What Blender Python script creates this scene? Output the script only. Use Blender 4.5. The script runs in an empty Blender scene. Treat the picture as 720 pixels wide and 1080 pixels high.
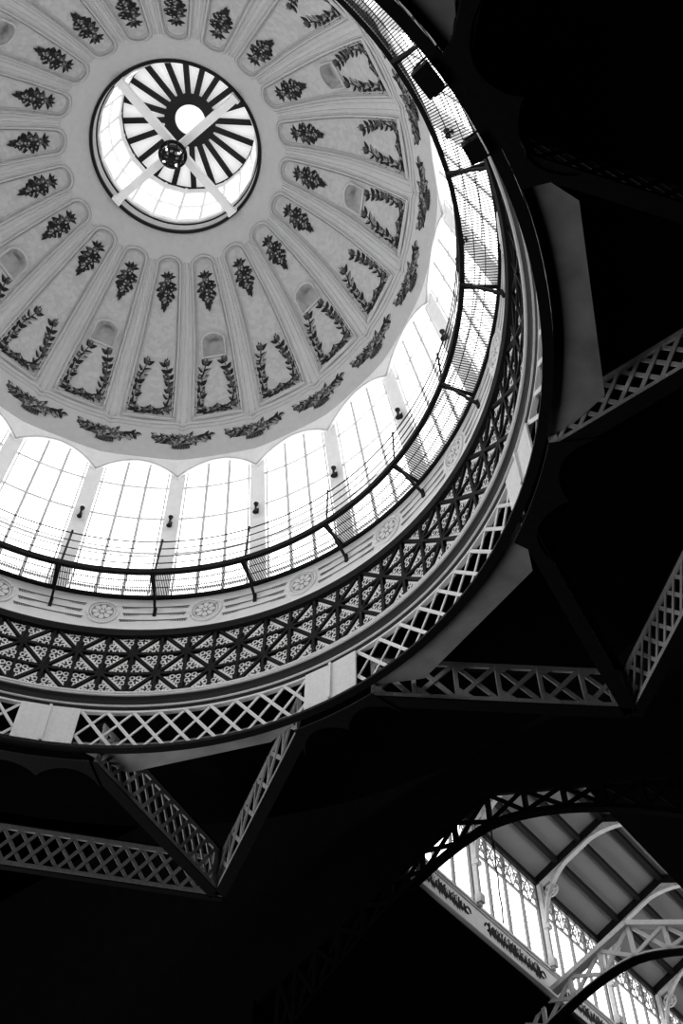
import bpy, math, random
from mathutils import Vector, Matrix
random.seed(4)
S = bpy.context.scene
COL = S.collection
PI = math.pi
PHI0 = math.radians(228.7318)
STEP = math.radians(18.0)

# ------------------------------------------------------------------ materials
def mat(name, col, rough=0.6, metal=0.0, noise=0.0, nscale=6.0, spec=0.3, bump=0.0, emit=None, estr=0.0, kind='noise'):
    m = bpy.data.materials.new(name); m.use_nodes = True
    nt = m.node_tree; b = nt.nodes['Principled BSDF']
    c = (col, col, col, 1)
    b.inputs['Base Color'].default_value = c
    b.inputs['Roughness'].default_value = rough
    b.inputs['Metallic'].default_value = metal
    b.inputs['Specular IOR Level'].default_value = spec
    if emit is not None:
        b.inputs['Emission Color'].default_value = (emit, emit, emit, 1)
        b.inputs['Emission Strength'].default_value = estr
    if noise > 0:
        tc = nt.nodes.new('ShaderNodeTexCoord')
        if kind == 'noise':
            n = nt.nodes.new('ShaderNodeTexNoise'); n.inputs['Scale'].default_value = nscale
            n.inputs['Detail'].default_value = 6
            out = n.outputs['Fac']
            nt.links.new(tc.outputs['Object'], n.inputs['Vector'])
        elif kind == 'mosaic':
            n = nt.nodes.new('ShaderNodeTexVoronoi'); n.inputs['Scale'].default_value = nscale
            sp = nt.nodes.new('ShaderNodeSeparateColor')
            nt.links.new(tc.outputs['Object'], n.inputs['Vector'])
            nt.links.new(n.outputs['Color'], sp.inputs['Color']); out = sp.outputs['Red']
        else:   # boards
            n = nt.nodes.new('ShaderNodeTexWave'); n.inputs['Scale'].default_value = nscale
            n.inputs['Distortion'].default_value = 0.4
            nt.links.new(tc.outputs['Object'], n.inputs['Vector']); out = n.outputs['Fac']
        r = nt.nodes.new('ShaderNodeValToRGB')
        lo, hi = col*(1-noise), min(1, col*(1+noise))
        r.color_ramp.elements[0].color = (lo, lo, lo, 1); r.color_ramp.elements[1].color = (hi, hi, hi, 1)
        r.color_ramp.elements[0].position = 0.25; r.color_ramp.elements[1].position = 0.75
        nt.links.new(out, r.inputs['Fac']); nt.links.new(r.outputs['Color'], b.inputs['Base Color'])
        if bump > 0:
            bp = nt.nodes.new('ShaderNodeBump'); bp.inputs['Strength'].default_value = bump
            bp.inputs['Distance'].default_value = 0.02
            nt.links.new(out, bp.inputs['Height']); nt.links.new(bp.outputs['Normal'], b.inputs['Normal'])
    return m

M = {}
M['plaster'] = mat('dome_mosaic', .42, .7, noise=.07, nscale=7, kind='mosaic', spec=.15)
M['rib'] = mat('rib_plaster', .45, .7, noise=.06, nscale=5)
M['cream'] = mat('drum_plaster', .84, .6, noise=.05, nscale=4)
M['pier'] = mat('pier_plaster', .82, .6, noise=.05, nscale=4)
M['pane'] = mat('sunlit_frosted_glass', .8, .4, emit=1.0, estr=3.0)
M['lpane'] = mat('sunlit_lantern_glass', .8, .4, emit=1.0, estr=1.1)
M['skylight'] = mat('milky_skylight_glass', .7, .4, emit=1.0, estr=.36)
M['skyeye'] = mat('bright_skylight_glass', .7, .4, emit=1.0, estr=.55)
M['cpane'] = mat('sunlit_clerestory_glass', .8, .4, emit=1.0, estr=2.4)
M['muntin'] = mat('window_muntin_paint', .60, .5, noise=.1)
M['bar'] = mat('clerestory_bar_paint', .20, .5, noise=.2, nscale=12)
M['groove'] = mat('groove_paint', .10, .6, noise=.2, nscale=9)
M['line'] = mat('medallion_line_paint', .30, .6, noise=.1)
M['pale'] = mat('pale_lit_iron', .52, .5, noise=.12, nscale=9)  # lighter copy of the grey iron; lit look put into its tone
M['white'] = mat('white_painted_iron', .85, .5, noise=.06, nscale=9)
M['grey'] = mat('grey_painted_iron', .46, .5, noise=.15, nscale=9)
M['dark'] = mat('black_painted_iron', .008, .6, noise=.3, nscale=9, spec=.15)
M['shade_black'] = mat('shade_painted_black', .0018, .9, noise=.4, nscale=2, spec=.05)  # shade of the unlit roofs, walls and nearest arch painted in as black
M['concrete'] = mat('board_marked_concrete', .30, .8, noise=.30, nscale=1.3, bump=.2)
M['boards'] = mat('ceiling_boards', .19, .8, noise=.14, nscale=6, kind='wave')
M['leafd'] = mat('leaf_dark_tile', .017, .7, noise=.3, nscale=20, spec=.08)
M['leafm'] = mat('leaf_mid_tile', .075, .7, noise=.3, nscale=20, spec=.08)
M['leafl'] = mat('leaf_pale_tile', .24, .6, noise=.3, nscale=20)
M['orn'] = mat('pale_ceramic_ornament', .88, .45, noise=.08, nscale=20)
M['frieze'] = mat('dark_frieze_backing', .02, .7, noise=.3, nscale=14)
M['cove'] = mat('dark_cove', .014, .6, noise=.1, nscale=5)  # dark tone set along the concave band
M['glass'] = mat('dark_lamp_glass', .03, .08, noise=.3, nscale=8, spec=1.0)
M['glint'] = mat('lamp_glint_glow', .8, .2, emit=1.0, estr=.9)  # glow that stands for glints on the lamp globe

# ------------------------------------------------------------------ mesh helpers
class MB:
    def __init__(s): s.v = []; s.f = []; s.m = []
    def add(s, vs, fs, mi=0):
        o = len(s.v); s.v += [tuple(x) for x in vs]
        s.f += [tuple(i+o for i in f) for f in fs]; s.m += [mi]*len(fs)
    def hexa(s, p, mi=0):     # 8 points: 4 bottom, 4 top
        s.add(p, [(3,2,1,0),(4,5,6,7),(0,1,5,4),(1,2,6,5),(2,3,7,6),(3,0,4,7)], mi)
    def bar(s, a, b, w, h, up=(0,0,1), mi=0):
        a = Vector(a); b = Vector(b); d = (b-a).normalized(); up = Vector(up)
        sd = d.cross(up)
        if sd.length < 1e-5: sd = d.cross(Vector((1,0,0)))
        sd.normalize(); u = sd.cross(d).normalized()
        p = []
        for q in (a, b):
            p += [q-sd*w/2-u*h/2, q+sd*w/2-u*h/2, q+sd*w/2+u*h/2, q-sd*w/2+u*h/2]
        s.hexa(p, mi)
    def tube(s, pts, r, n=6, closed=False, mi=0):
        P = [Vector(p) for p in pts]; N = len(P); vs = []; fs = []
        for i in range(N):
            if closed: d = P[(i+1) % N]-P[i-1]
            else: d = P[min(i+1, N-1)]-P[max(i-1, 0)]
            d.normalize(); ref = Vector((0,0,1)) if abs(d.z) < .9 else Vector((1,0,0))
            x = d.cross(ref).normalized(); y = x.cross(d)
            for j in range(n):
                t = 2*PI*j/n; vs.append(P[i]+x*(r*math.cos(t))+y*(r*math.sin(t)))
        for i in range(N if closed else N-1):
            for j in range(n):
                a = i*n+j; b = i*n+(j+1) % n; c = ((i+1) % N)*n+(j+1) % n; d_ = ((i+1) % N)*n+j
                fs.append((a, b, c, d_))
        if not closed: fs += [tuple(range(n-1,-1,-1)), tuple(range((N-1)*n, N*n))]
        s.add(vs, fs, mi)
    def lathe(s, prof, a0=0, a1=2*PI, n=160, closed=True, mi=0):   # prof [(r,z)], closed: solid ring section
        full = abs(a1-a0-2*PI) < 1e-6; m = len(prof); vs = []; fs = []
        cnt = n if full else n+1
        for i in range(cnt):
            a = a0+(a1-a0)*i/n
            for (r, z) in prof: vs.append((r*math.cos(a), r*math.sin(a), z))
        for i in range(n):
            i2 = (i+1) % cnt
            for j in range(m if closed else m-1):
                j2 = (j+1) % m
                fs.append((i*m+j, i2*m+j, i2*m+j2, i*m+j2))
        if closed and not full: fs += [tuple(range(m)), tuple(range((cnt-1)*m+m-1, (cnt-1)*m-1, -1))]
        s.add(vs, fs, mi)
    def prism(s, poly, off, mi=0):     # poly list of 3D points, extruded by vector off
        n = len(poly); off = Vector(off)
        vs = [Vector(p) for p in poly]+[Vector(p)+off for p in poly]
        fs = [tuple(range(n-1,-1,-1)), tuple(range(n, 2*n))]+[(i, (i+1) % n, n+(i+1) % n, n+i) for i in range(n)]
        s.add(vs, fs, mi)
    def build(s, name, mats, parent=None, origin=None, smooth=False, rotz=0.0):
        me = bpy.data.meshes.new(name)
        vs = s.v
        if origin is not None:
            o = Vector(origin); vs = [tuple(Vector(v)-o) for v in vs]
        me.from_pydata(vs, [], s.f)
        if not isinstance(mats, (list, tuple)): mats = [mats]
        for m in mats: me.materials.append(m)
        if len(mats) > 1: me.polygons.foreach_set('material_index', s.m)
        if smooth: me.polygons.foreach_set('use_smooth', [True]*len(me.polygons))
        me.update()
        ob = bpy.data.objects.new(name, me); COL.objects.link(ob)
        if origin is not None: ob.location = origin
        if parent is not None:
            ob.parent = parent
            if origin is not None: ob.location = Vector(origin)-parent.location
        if rotz: ob.rotation_euler.z = rotz
        return ob

def tag(o, label, cat, group=None, kind=None):
    o['label'] = label; o['category'] = cat
    if group: o['group'] = group
    if kind: o['kind'] = kind
    return o
def empty(name, loc=(0,0,0)):
    o = bpy.data.objects.new(name, None); COL.objects.link(o); o.location = loc
    o.empty_display_size = .2
    return o
def az(k): return PHI0-STEP*k
def copy_tree(o, parent):
    c = o.copy(); COL.objects.link(c); c.parent = parent
    for ch in list(o.children): copy_tree(ch, c)
    return c
def pol(k, r, z=0.0):
    a = az(k); return Vector((r*math.cos(a), r*math.sin(a), z))
def spin(ob, k):           # copy of a child modelled for bay 0 about the dome axis
    c = ob.copy(); COL.objects.link(c); c.parent = ob.parent
    q = Matrix.Rotation(-STEP*k, 3, 'Z')
    c.location = q @ ob.location; c.rotation_euler.z = -STEP*k
    return c

# ------------------------------------------------------------------ dome profile
KP = [(2.97,37.5),(3.75,36.93),(4.74,36.2),(5.6,35.45),(6.35,34.65),(7.1,33.62),(7.9,32.42),(8.36,31.7),(8.65,31.15),(8.9,30.6)]
def catmull(P, n=14):
    Q = [P[0]]+P+[P[-1]]; o = []
    for i in range(1, len(Q)-2):
        p0, p1, p2, p3 = Q[i-1], Q[i], Q[i+1], Q[i+2]
        for j in range(n):
            t = j/n
            o.append(tuple(.5*(2*p1[k]+(p2[k]-p0[k])*t+(2*p0[k]-5*p1[k]+4*p2[k]-p3[k])*t*t+(3*p1[k]-p0[k]-3*p2[k]+p3[k])*t**3) for k in (0,1)))
    o.append(P[-1]); return o
PROF = catmull(KP)
ARC = [0.0]
for i in range(1, len(PROF)): ARC.append(ARC[-1]+math.dist(PROF[i-1], PROF[i]))
def interp(x, X, Y):
    if x <= X[0]: return Y[0]
    if x >= X[-1]: return Y[-1]
    lo, hi = 0, len(X)-1
    while hi-lo > 1:
        m = (lo+hi)//2
        if X[m] <= x: lo = m
        else: hi = m
    t = (x-X[lo])/(X[hi]-X[lo]); return Y[lo]+t*(Y[hi]-Y[lo])
PR = [p[0] for p in PROF]; PZ = [p[1] for p in PROF]
def s_of_r(r): return interp(r, PR, ARC)
def prof(s): return interp(s, ARC, PR), interp(s, ARC, PZ)
def surf(s, w, off=0.0, k0=0.0):      # s down the profile, w sideways in metres, off towards the room
    r, z = prof(s); r1, z1 = prof(s-.05); r2, z2 = prof(s+.05)
    tx, tz = r2-r1, z2-z1; l = math.hypot(tx, tz); nx, nz = -tz/l, tx/l       # outward normal
    if nx < 0: nx, nz = -nx, -nz
    a = az(k0)-w/max(r, .5); rr = r-off*nx
    return Vector((rr*math.cos(a), rr*math.sin(a), z-off*nz))
def ssurf(k, s, off): 
    r, z = prof(s); return surf(s, k*STEP*r, off)

# petal panel (recessed) geometry
ST, SB = s_of_r(3.73), s_of_r(7.93)
def hw(s):
    t = (s-ST)/(SB-ST); r = prof(s)[0]
    return (.335+.03*min(1, t*1.2))*STEP*r
RC = .40
def dpetal(s, w):           # signed distance to the panel outline, >0 inside
    w = abs(w)
    if s < ST+RC: 
        q = math.hypot(max(0, ST+RC-s), w*RC/hw(ST+RC)); return RC-q
    return min(hw(s)-w, SB-s)
def petal_outline(d):
    pts = []; r0 = RC-d
    L = []
    s = SB-d
    n = 26
    for i in range(n+1):
        ss = s+(ST+RC-s)*i/n; L.append((ss, hw(ss)-d))
    for i in range(1, 9):
        t = PI/2*i/8
        L.append((ST+RC-r0*math.sin(t), (hw(ST+RC)-d)*math.cos(t)))
    return L
N0, N1 = s_of_r(5.98), s_of_r(6.55)
def dniche(s, w):
    hwn = .40; rc = .34
    if s < N0+rc:
        q = math.hypot((N0+rc-s), abs(w)*rc/hwn); return rc-q
    return min(hwn-abs(w), N1-s)

# ---- ceiling: the dome shell
def smooth(x): x = max(0, min(1, x)); return x*x*(3-2*x)
S_END = s_of_r(8.76)
def zarch(k): return 30.86-.36*(k/.41)**2
ARCHK = [-.41+.82*i/16 for i in range(17)]
ks = [-.5, -.45]+ARCHK+[.45]
b = MB()
NK = 40; NS = 150
rows = [S_END*i/NS for i in range(NS+1)]
vs = []; fs = []; mi = []
cols = NK*20
sa = [math.sin(0)]
R_, Z_, NX, NZ = [], [], [], []
for s in rows:
    r, z = prof(s); r1, z1 = prof(s-.05); r2, z2 = prof(s+.05)
    tx, tz = r2-r1, z2-z1; l = math.hypot(tx, tz)
    R_.append(r); Z_.append(z); NX.append(-tz/l); NZ.append(tx/l)
disp = {}
for i, s in enumerate(rows):
    for j in range(NK):
        w = (-.5+j/NK)*STEP*R_[i]
        d = dpetal(s, w); e = .06*smooth(d/.07)
        n = dniche(s, w)
        disp[i, j, 0] = e; disp[i, j, 1] = e+.32*smooth(n/.06)
        disp[i, j, 2] = 0 if d > .02 else 1
for i, s in enumerate(rows):
    for c in range(cols):
        bay, j = divmod(c, NK)
        e = disp[i, j, 1 if bay % 2 == 0 else 0]
        k = bay-.5+j/NK; a = az(k)
        rr = R_[i]+e*NX[i]; vs.append((rr*math.cos(a), rr*math.sin(a), Z_[i]+e*NZ[i]))
for i in range(NS):
    for c in range(cols):
        c2 = (c+1) % cols
        fs.append((i*cols+c, i*cols+c2, (i+1)*cols+c2, (i+1)*cols+c)); mi.append(disp[i, c % NK, 2])
b.add(vs, fs); b.m = mi
dome = b.build('ceiling', [M['plaster'], M['rib']], smooth=True)
tag(dome, 'pale dome vault with twenty petal panels and painted flowers', 'dome', kind='structure')

# petal mouldings, ledge, ribs (bay 0, spun round)
b = MB()
for d, r, off in ((0.0, .042, .02), (.11, .022, -.04), (-.07, .02, .012)):
    L = petal_outline(d)
    full = L+[(s, -w) for s, w in reversed(L[:-1])]
    b.tube([surf(s, w, off) for s, w in full], r, 6, closed=True)
pm = b.build('petal_moulding', M['rib'], dome, smooth=True)
b = MB()
for dk in (-.045, .045):
    b.tube([ssurf(.5+dk, s_of_r(3.9)+(s_of_r(8.02)-s_of_r(3.9))*i/24, .0) for i in range(25)], .03, 6)
rb = b.build('rib_moulding', M['rib'], dome, smooth=True)
b = MB()
for base, r in ((8.03, .05), (8.12, .03)):
    b.tube([ssurf(-.5+i/24, s_of_r(base)+.10*math.exp(-((abs(-.5+i/24)-.5)/.05)**2), .01) for i in range(25)], r, 6)
lg = b.build('ledge_moulding', M['rib'], dome, smooth=True)
b = MB()
for d, r in ((-.03, .05),):
    L = []
    for i in range(13): 
        t = PI/2*i/12; L.append((N0+.34-(.34-d)*math.sin(t), (.40-d)*math.cos(t)))
    L = [(N1-d, .40-d)]+L
    full = L+[(s, -w) for s, w in reversed(L[:-1])]
    b.tube([surf(s, w, -.03) for s, w in full], r, 6, closed=True)
nr = b.build('niche_rim', M['rib'], dome, smooth=True)

# painted sprays, wreaths, garlands: low relief tiles
def leaf(b, s, w, ang, ln, wd, off, m1, m2, base=0.0):
    ca, sn = math.cos(ang), math.sin(ang)
    prof_ = [(0,0),(.2,.55),(.45,.5),(.7,.34),(1,0)]
    mid = [(x*ln, 0) for x, _ in prof_]
    for sg, m_ in ((1, m1), (-1, m2)):
        pts = [(x*ln, sg*y*wd) for x, y in prof_]+[mid[3], mid[1]]
        vs = [surf(s+px*ca-py*sn, w+px*sn+py*ca, off) for px, py in pts]
        vs2 = [surf(s+px*ca-py*sn, w+px*sn+py*ca, off-.02) for px, py in pts]
        n = len(vs)
        b.add(vs+vs2, [tuple(range(n))]+[(i, (i+1) % n, n+(i+1) % n, n+i) for i in range(n)], m_)
def blob(b, s, w, r, off, m_, m2=None):
    n = 9
    vs = [surf(s+r*math.cos(2*PI*i/n), w+r*math.sin(2*PI*i/n), off) for i in range(n)]+[surf(s, w, off+.03)]
    b.add(vs, [(i, (i+1) % n, n) for i in range(n)], m_)
    if m2 is not None:
        q = r*.45
        vs = [surf(s-r*.25+q*math.cos(2*PI*i/6), w+r*.25+q*math.sin(2*PI*i/6), off+.035) for i in range(6)]
        b.add(vs, [tuple(range(6))], m2)
LM = [M['leafd'], M['leafm'], M['leafl']]
rnd = random.Random(11)
F0, F1 = s_of_r(4.13), s_of_r(5.38); P0 = -.045
b = MB()
def fs_(t): return F0+(F1-F0)*t
for sg in (-1, 1):                      # pair of leaves and bud at the inner end
    leaf(b, fs_(.16), 0, sg*1.75, .30, .13, P0, 0, 0); leaf(b, fs_(.17), 0, PI-sg*.7, .27, .12, P0+.01, 0, 1)
leaf(b, fs_(.18), 0, PI, .28, .11, P0+.02, 0, 0)
HALF = [(.22,.10),(.32,.26),(.42,.34),(.52,.30),(.60,.26),(.68,.20),(.78,.12)]
for t, wm in HALF:
    for sg in (-1, 1):
        leaf(b, fs_(t), sg*wm*.25, sg*rnd.uniform(1.0, 1.9), wm*1.05, .17, P0+.01*t, 0, rnd.choice((0,1)))
        if t < .7: blob(b, fs_(t+.04), sg*wm*.5, rnd.uniform(.06, .09), P0+.03, rnd.choice((0,0,1)), rnd.choice((2,None)))
    blob(b, fs_(t), rnd.uniform(-.05, .05), rnd.uniform(.08, .11), P0+.035, rnd.choice((0,0,1)), rnd.choice((2,2,None)))
    leaf(b, fs_(t), 0, rnd.uniform(-.5, .5), .26, .15, P0+.02, 0, 1)
for i in range(8): leaf(b, fs_(.34+.05*i), rnd.uniform(-.16, .16), rnd.uniform(-1.5, 1.5), .2, .13, P0+.04, rnd.choice((0,0,1)), rnd.choice((0,1,2)))
leaf(b, fs_(.76), 0, -.25, .26, .12, P0+.04, 0, 0); leaf(b, fs_(.80), 0, .25, .22, .10, P0+.04, 0, 1); leaf(b, fs_(.84), 0, 0, .26, .09, P0+.05, 0, 0)
spray = b.build('flower_spray', LM, dome)

b = MB()
W0, W1 = s_of_r(6.66), s_of_r(7.86)
def warm(t):        # one arm of the wreath from the bottom centre outwards and up
    if t < .40: return W1-.16-.16*(t/.4)**2.5, .60*math.sin(t/.40*PI/2)
    q = (t-.40)/.60
    return W1-.32-(W1-.32-W0-.14)*q, .60+.04*math.sin(PI*q*.8)-.27*q**1.8
for sg in (-1, 1):
    b.tube([surf(s_, sg*w_, P0) for s_, w_ in [warm(i/20) for i in range(21)]], .016, 4, mi=0)
    for i in range(11):
        t = .06+.94*i/10; s_, w_ = warm(t); s2, w2 = warm(min(1.0, t+.02)); s1, w1 = warm(max(0, t-.02))
        ang = math.atan2(sg*(w2-w1), s2-s1)
        for e in (-1, 1):
            leaf(b, s_, sg*w_, ang+e*rnd.uniform(.55, .95), rnd.uniform(.25, .33), .15, P0+.006*(i % 4), 0, rnd.choice((0,1,1,2)))
        if i % 2 == 0: leaf(b, s_, sg*w_, ang+rnd.uniform(-.3, .3), .30, .15, P0+.03, rnd.choice((0,1)), rnd.choice((1,2)))
    for t in (.38, .62, .84):
        s_, w_ = warm(t); e = rnd.choice((-1, 1)); blob(b, s_+.03, sg*(w_+e*.10), .075, P0+.045, 1, 2)
    s_, w_ = warm(1.0); blob(b, s_-.16, sg*w_, .085, P0+.045, 1, 2); leaf(b, s_-.20, sg*w_, PI, .16, .04, P0+.04, 0, 0)
for i in range(7): leaf(b, W1-.16, -.24+.08*i, PI+(-.9+.3*i)*(1), .26, .13, P0+.05, rnd.choice((0,1)), rnd.choice((0,1,2)))
for i in range(5): leaf(b, W1-.20, -.2+.1*i, (-.7+.35*i), .16, .10, P0+.05, 0, rnd.choice((0,1)))
wreath = b.build('laurel_wreath', LM, dome)

b = MB()
GS = s_of_r(8.36)
class _o: pass
def gl(f, s, w, *a): f(b, s, w+.5*STEP*8.36, *a)
for i in range(46):
    t = -1+2*i/45; w = t*.95; dip = .10*(1-t*t)
    sp = .04+.17*(1-abs(t))**.8
    for q in range(2):
        s = GS-.12+dip*2+rnd.uniform(-sp, sp)
        leaf(b, s, w+.5*STEP*8.36, math.copysign(PI/2, t)+rnd.uniform(-1.1, 1.1), rnd.uniform(.17, .25), .12, .02+.002*(i % 9), rnd.choice((0,0,1)), rnd.choice((0,1,2,2)))
for i in range(16):
    a = rnd.uniform(0, 2*PI); q = rnd.uniform(0, .3)
    blob(b, GS+.10+q*.8*math.cos(a), q*1.3*math.sin(a)+.5*STEP*8.36, rnd.uniform(.07, .11), .05, rnd.choice((0,1,1)), 2)
for i in range(7): leaf(b, GS+.22, -.18+.06*i+.5*STEP*8.36, -.7+.23*i, .22, .13, .06, 0, 1)
garland = b.build('fruit_garland', LM, dome)
for k in range(1, 20):
    for o in (pm, rb, lg, spray, wreath, garland): spin(o, k)
    if k % 2 == 0: spin(nr, k)

# ------------------------------------------------------------------ drum wall with arched openings
def rwall(z): return 9.95+(8.76-9.95)*(z-24.8)/(prof(S_END)[1]-24.8)
ZT = prof(S_END)[1]; ZB = 24.8; ZSILL = 24.86
b = MB()
def strip(ka, kb, zs_a, zs_b, oa, ob, mi=0):
    n = len(zs_a); vs = [pol(ka, rwall(z)+oa, z) for z in zs_a]+[pol(kb, rwall(z)+ob, z) for z in zs_b]
    b.add(vs, [(i, i+1, n+i+1, n+i) for i in range(n-1)], mi)
lin = lambda a, c, n: [a+(c-a)*i/n for i in range(n+1)]
for bay in range(20):
    kk = [bay+q for q in ARCHK]
    for i in range(16):
        strip(kk[i], kk[i+1], lin(zarch(ARCHK[i]), ZT, 2), lin(zarch(ARCHK[i+1]), ZT, 2), 0, 0)
    for q in range(2):
        ka, kb = bay+.41+.09*q, bay+.5+.09*q
        strip(ka, kb, lin(ZB, ZT, 8), lin(ZB, ZT, 8), 0, 0)
    OUT = .18
    ol = [(-.41, z) for z in lin(ZB, zarch(-.41), 8)]+[(k_, zarch(k_)) for k_ in ARCHK[1:-1]]+[(.41, z) for z in lin(zarch(.41), ZB, 8)]
    vs = []
    for k_, z in ol: vs += [pol(bay+k_, rwall(z), z), pol(bay+k_, rwall(z)+OUT, z)]
    b.add(vs, [(2*i, 2*i+1, 2*i+3, 2*i+2) for i in range(len(ol)-1)])
# medallion band below the windows
def zrim(k): return 30.72-.47*(k/.4)**2
for bay in range(20):
    n = 20; vs = []
    for i in range(n+1):
        q = -.5+i/n; z = zrim(q)
        r1_ = rwall(z)-.13; 
        vs += [pol(bay+q, rwall(ZT+.25)+.02, ZT+.2), pol(bay+q, r1_, z), pol(bay+q, rwall(z)+.02, z)]
    b.add(vs, [(3*i+j, 3*i+j+1, 3*i+4+j, 3*i+3+j) for i in range(n) for j in range(2)])
band = [(9.95,24.80),(9.91,24.72),(9.91,24.62),(9.93,23.45),(9.88,23.40),(9.86,23.30),(9.90,23.22),(10.35,23.22),(10.35,24.80)]
b.lathe(band, n=200)
drum = b.build('wall_drum', [M['cream']])
tag(drum, 'pale drum wall of piers and medallion band under the dome', 'wall', kind='structure')
# archivolt moulding
b = MB()
b.tube([pol(-.5+i/20, rwall(zrim(-.5+i/20))-.12, zrim(-.5+i/20)) for i in range(21)], .03, 6)
av = b.build('rim_moulding', M['rib'], drum, smooth=True)
# medallion + groove panel, bay 0
zc = 24.08
def bandp(k, z, off): return pol(k, 9.91+(24.62-z)*.017-off, z)
def ell(r, off, n=28, zc=zc): return [bandp(r*math.cos(2*PI*i/n)/(STEP*9.9), zc+r*math.sin(2*PI*i/n), off) for i in range(n)]
b = MB()
for r, t in ((.46, .05), (.36, .03)): b.tube(ell(r, .02), t, 6, closed=True)
vs = ell(.40, .012)
b.add(vs, [tuple(range(len(vs)))], 1)
for i in range(8):
    a = 2*PI*i/8
    c0 = (.06*math.cos(a), .06*math.sin(a))
    pts = []
    for rr, dw in ((.08,0),(.18,.07),(.27,.075),(.32,.0),(.27,-.075),(.18,-.07)):
        x = rr*math.cos(a)-dw*math.sin(a); y = rr*math.sin(a)+dw*math.cos(a); pts.append((x, y))
    b.add([bandp(x/(STEP*9.9), zc+y, .035) for x, y in pts], [tuple(range(6))], 0)
b.add(ell(.07, .045, 10), [tuple(range(10))], 0)
med = b.build('medallion', [M['cream'], M['line']], drum, smooth=False)
b = MB()
for q, (dz, h) in enumerate(((.30, .042), (.0, .05), (-.28, .042))):
    ka = (.60 if q == 1 else .53)/(STEP*9.9)
    z = zc+dz
    n = 10
    vs = []
    for i in range(n+1):
        k_ = ka+(1-2*ka)*i/n
        vs += [bandp(k_, z-h/2, .012), bandp(k_, z+h/2, .012)]
    b.add(vs, [(2*i, 2*i+1, 2*i+3, 2*i+2) for i in range(n)], 0)
    for sg in (0, 1):          # little tapering leaf ends under each groove
        for j in range(7):
            k_ = (ka+.02+.022*j) if sg == 0 else (1-ka-.02-.022*j)
            s_ = .05*(1-j/8)
            b.add([bandp(k_-.012, z-h/2-.02, .012), bandp(k_+.012, z-h/2-.02, .012), bandp(k_, z-h/2-.03-s_*1.2, .012)], [(0,1,2)], 0)
gv = b.build('groove_ornament', [M['groove']], drum)
for k in range(1, 20):
    for o in (av, med, gv): spin(o, k)

# ------------------------------------------------------------------ drum windows
base0 = pol(0, 9.87, 24.86)
bf = MB(); 
def wp(k, z, off): return pol(k, rwall(z)+off, z)
def wbar(k0, z0, k1, z1, w, n=6):
    for i in range(n):
        ka, kb = k0+(k1-k0)*i/n, k0+(k1-k0)*(i+1)/n; za, zb = z0+(z1-z0)*i/n, z0+(z1-z0)*(i+1)/n
        bf.bar(wp(ka, za, .05), wp(kb, zb, .05), w, .05, up=pol(0, 1, 0))
for k_ in (-.133, .133): wbar(k_, 24.86, k_, zarch(k_), .095)
for k_ in (-.385, .385): wbar(k_, 24.86, k_, zarch(k_), .05)
for z in (29.62, 28.2, 26.7, 25.2): wbar(-.41, z, .41, z, .08, 8)
for i in range(16): bf.bar(wp(ARCHK[i], zarch(ARCHK[i])-.03, .06), wp(ARCHK[i+1], zarch(ARCHK[i+1])-.03, .06), .06, .06, up=pol(0, 1, 0))
bp = MB()
for i in range(16):
    ka, kb = ARCHK[i], ARCHK[i+1]
    za, zb = lin(24.86, zarch(ka), 6), lin(24.86, zarch(kb), 6)
    va = [wp(ka, z, .16) for z in za]+[wp(kb, z, .16) for z in zb]
    bp.add(va, [(j, j+1, 7+j+1, 7+j) for j in range(6)])
w0 = empty('window_1', base0); w0.rotation_euler.z = 0
fr0 = bf.build('window_frame', M['muntin']); pn0 = bp.build('window_pane', M['pane'])
for o in (fr0, pn0):
    o.data.transform(Matrix.Translation(-base0)); o.parent = w0
order = {-3: 'partly cut off by the left edge of the photo, lowest on the left', -2: 'second along from the left edge', -1: 'third along from the left edge', 0: 'fourth along from the left edge',
         1: 'fifth along from the left edge, centre bottom', 2: 'sixth along from the left edge', 3: 'seventh along, steep on the right', 4: 'eighth along, behind the rails at far right', 5: 'last sliver, high on the right behind the walkway'}
for i in range(20):
    k = i if i < 10 else i-20
    if i == 0: w = w0
    else:
        w = w0.copy(); COL.objects.link(w); w.name = 'window_%d' % (i+1)
        w.location = pol(k, 9.87, 24.86); w.rotation_euler.z = -STEP*k
        for ch in (fr0, pn0):
            c = ch.copy(); COL.objects.link(c); c.parent = w
    if k in order: tag(w, 'arched glazed drum window, '+order[k], 'window', 'arched windows round the drum', 'structure')
    else: tag(w, 'arched drum window on the near side hidden by the ring', 'window', 'arched windows round the drum', 'structure')

# ------------------------------------------------------------------ wall sconces on the piers
b1 = MB(); b2 = MB()
zs = 27.9; rs = rwall(zs)
q0 = pol(.5, rs, zs)
b1.bar(pol(.5, rs-.02, zs-.12), pol(.5, rs-.02, zs+.12), .10, .04, up=pol(.5, 1, 0))
b1.tube([pol(.5, rs-.03, zs), pol(.5, rs-.12, zs)], .03, 6)
def cup(bb, z0, z1, r0, r1):
    c = pol(.5, rs-.15, 0); n = 12; vs = []
    for z, r in ((z0, r0), ((z0+z1)/2, (r0*.45+r1*.55)), (z1, r1)):
        vs += [(c.x+r*math.cos(2*PI*i/n), c.y+r*math.sin(2*PI*i/n), z) for i in range(n)]
    bb.add(vs, [(j*n+i, j*n+(i+1) % n, (j+1)*n+(i+1) % n, (j+1)*n+i) for j in range(2) for i in range(n)]+[tuple(range(n)), tuple(range(2*n, 3*n))])
cup(b2, zs+.10, zs+.24, .04, .085); b3 = MB(); cup(b3, zs-.10, zs-.24, .04, .085)
b1.tube([pol(.5, rs-.15, zs-.11), pol(.5, rs-.15, zs+.11)], .035, 8)
sc_b = b1.build('backplate', M['dark']); sc_c = b2.build('lamp_cup', M['dark']); sc_d = b3.build('lamp_cup', M['dark'])
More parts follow.
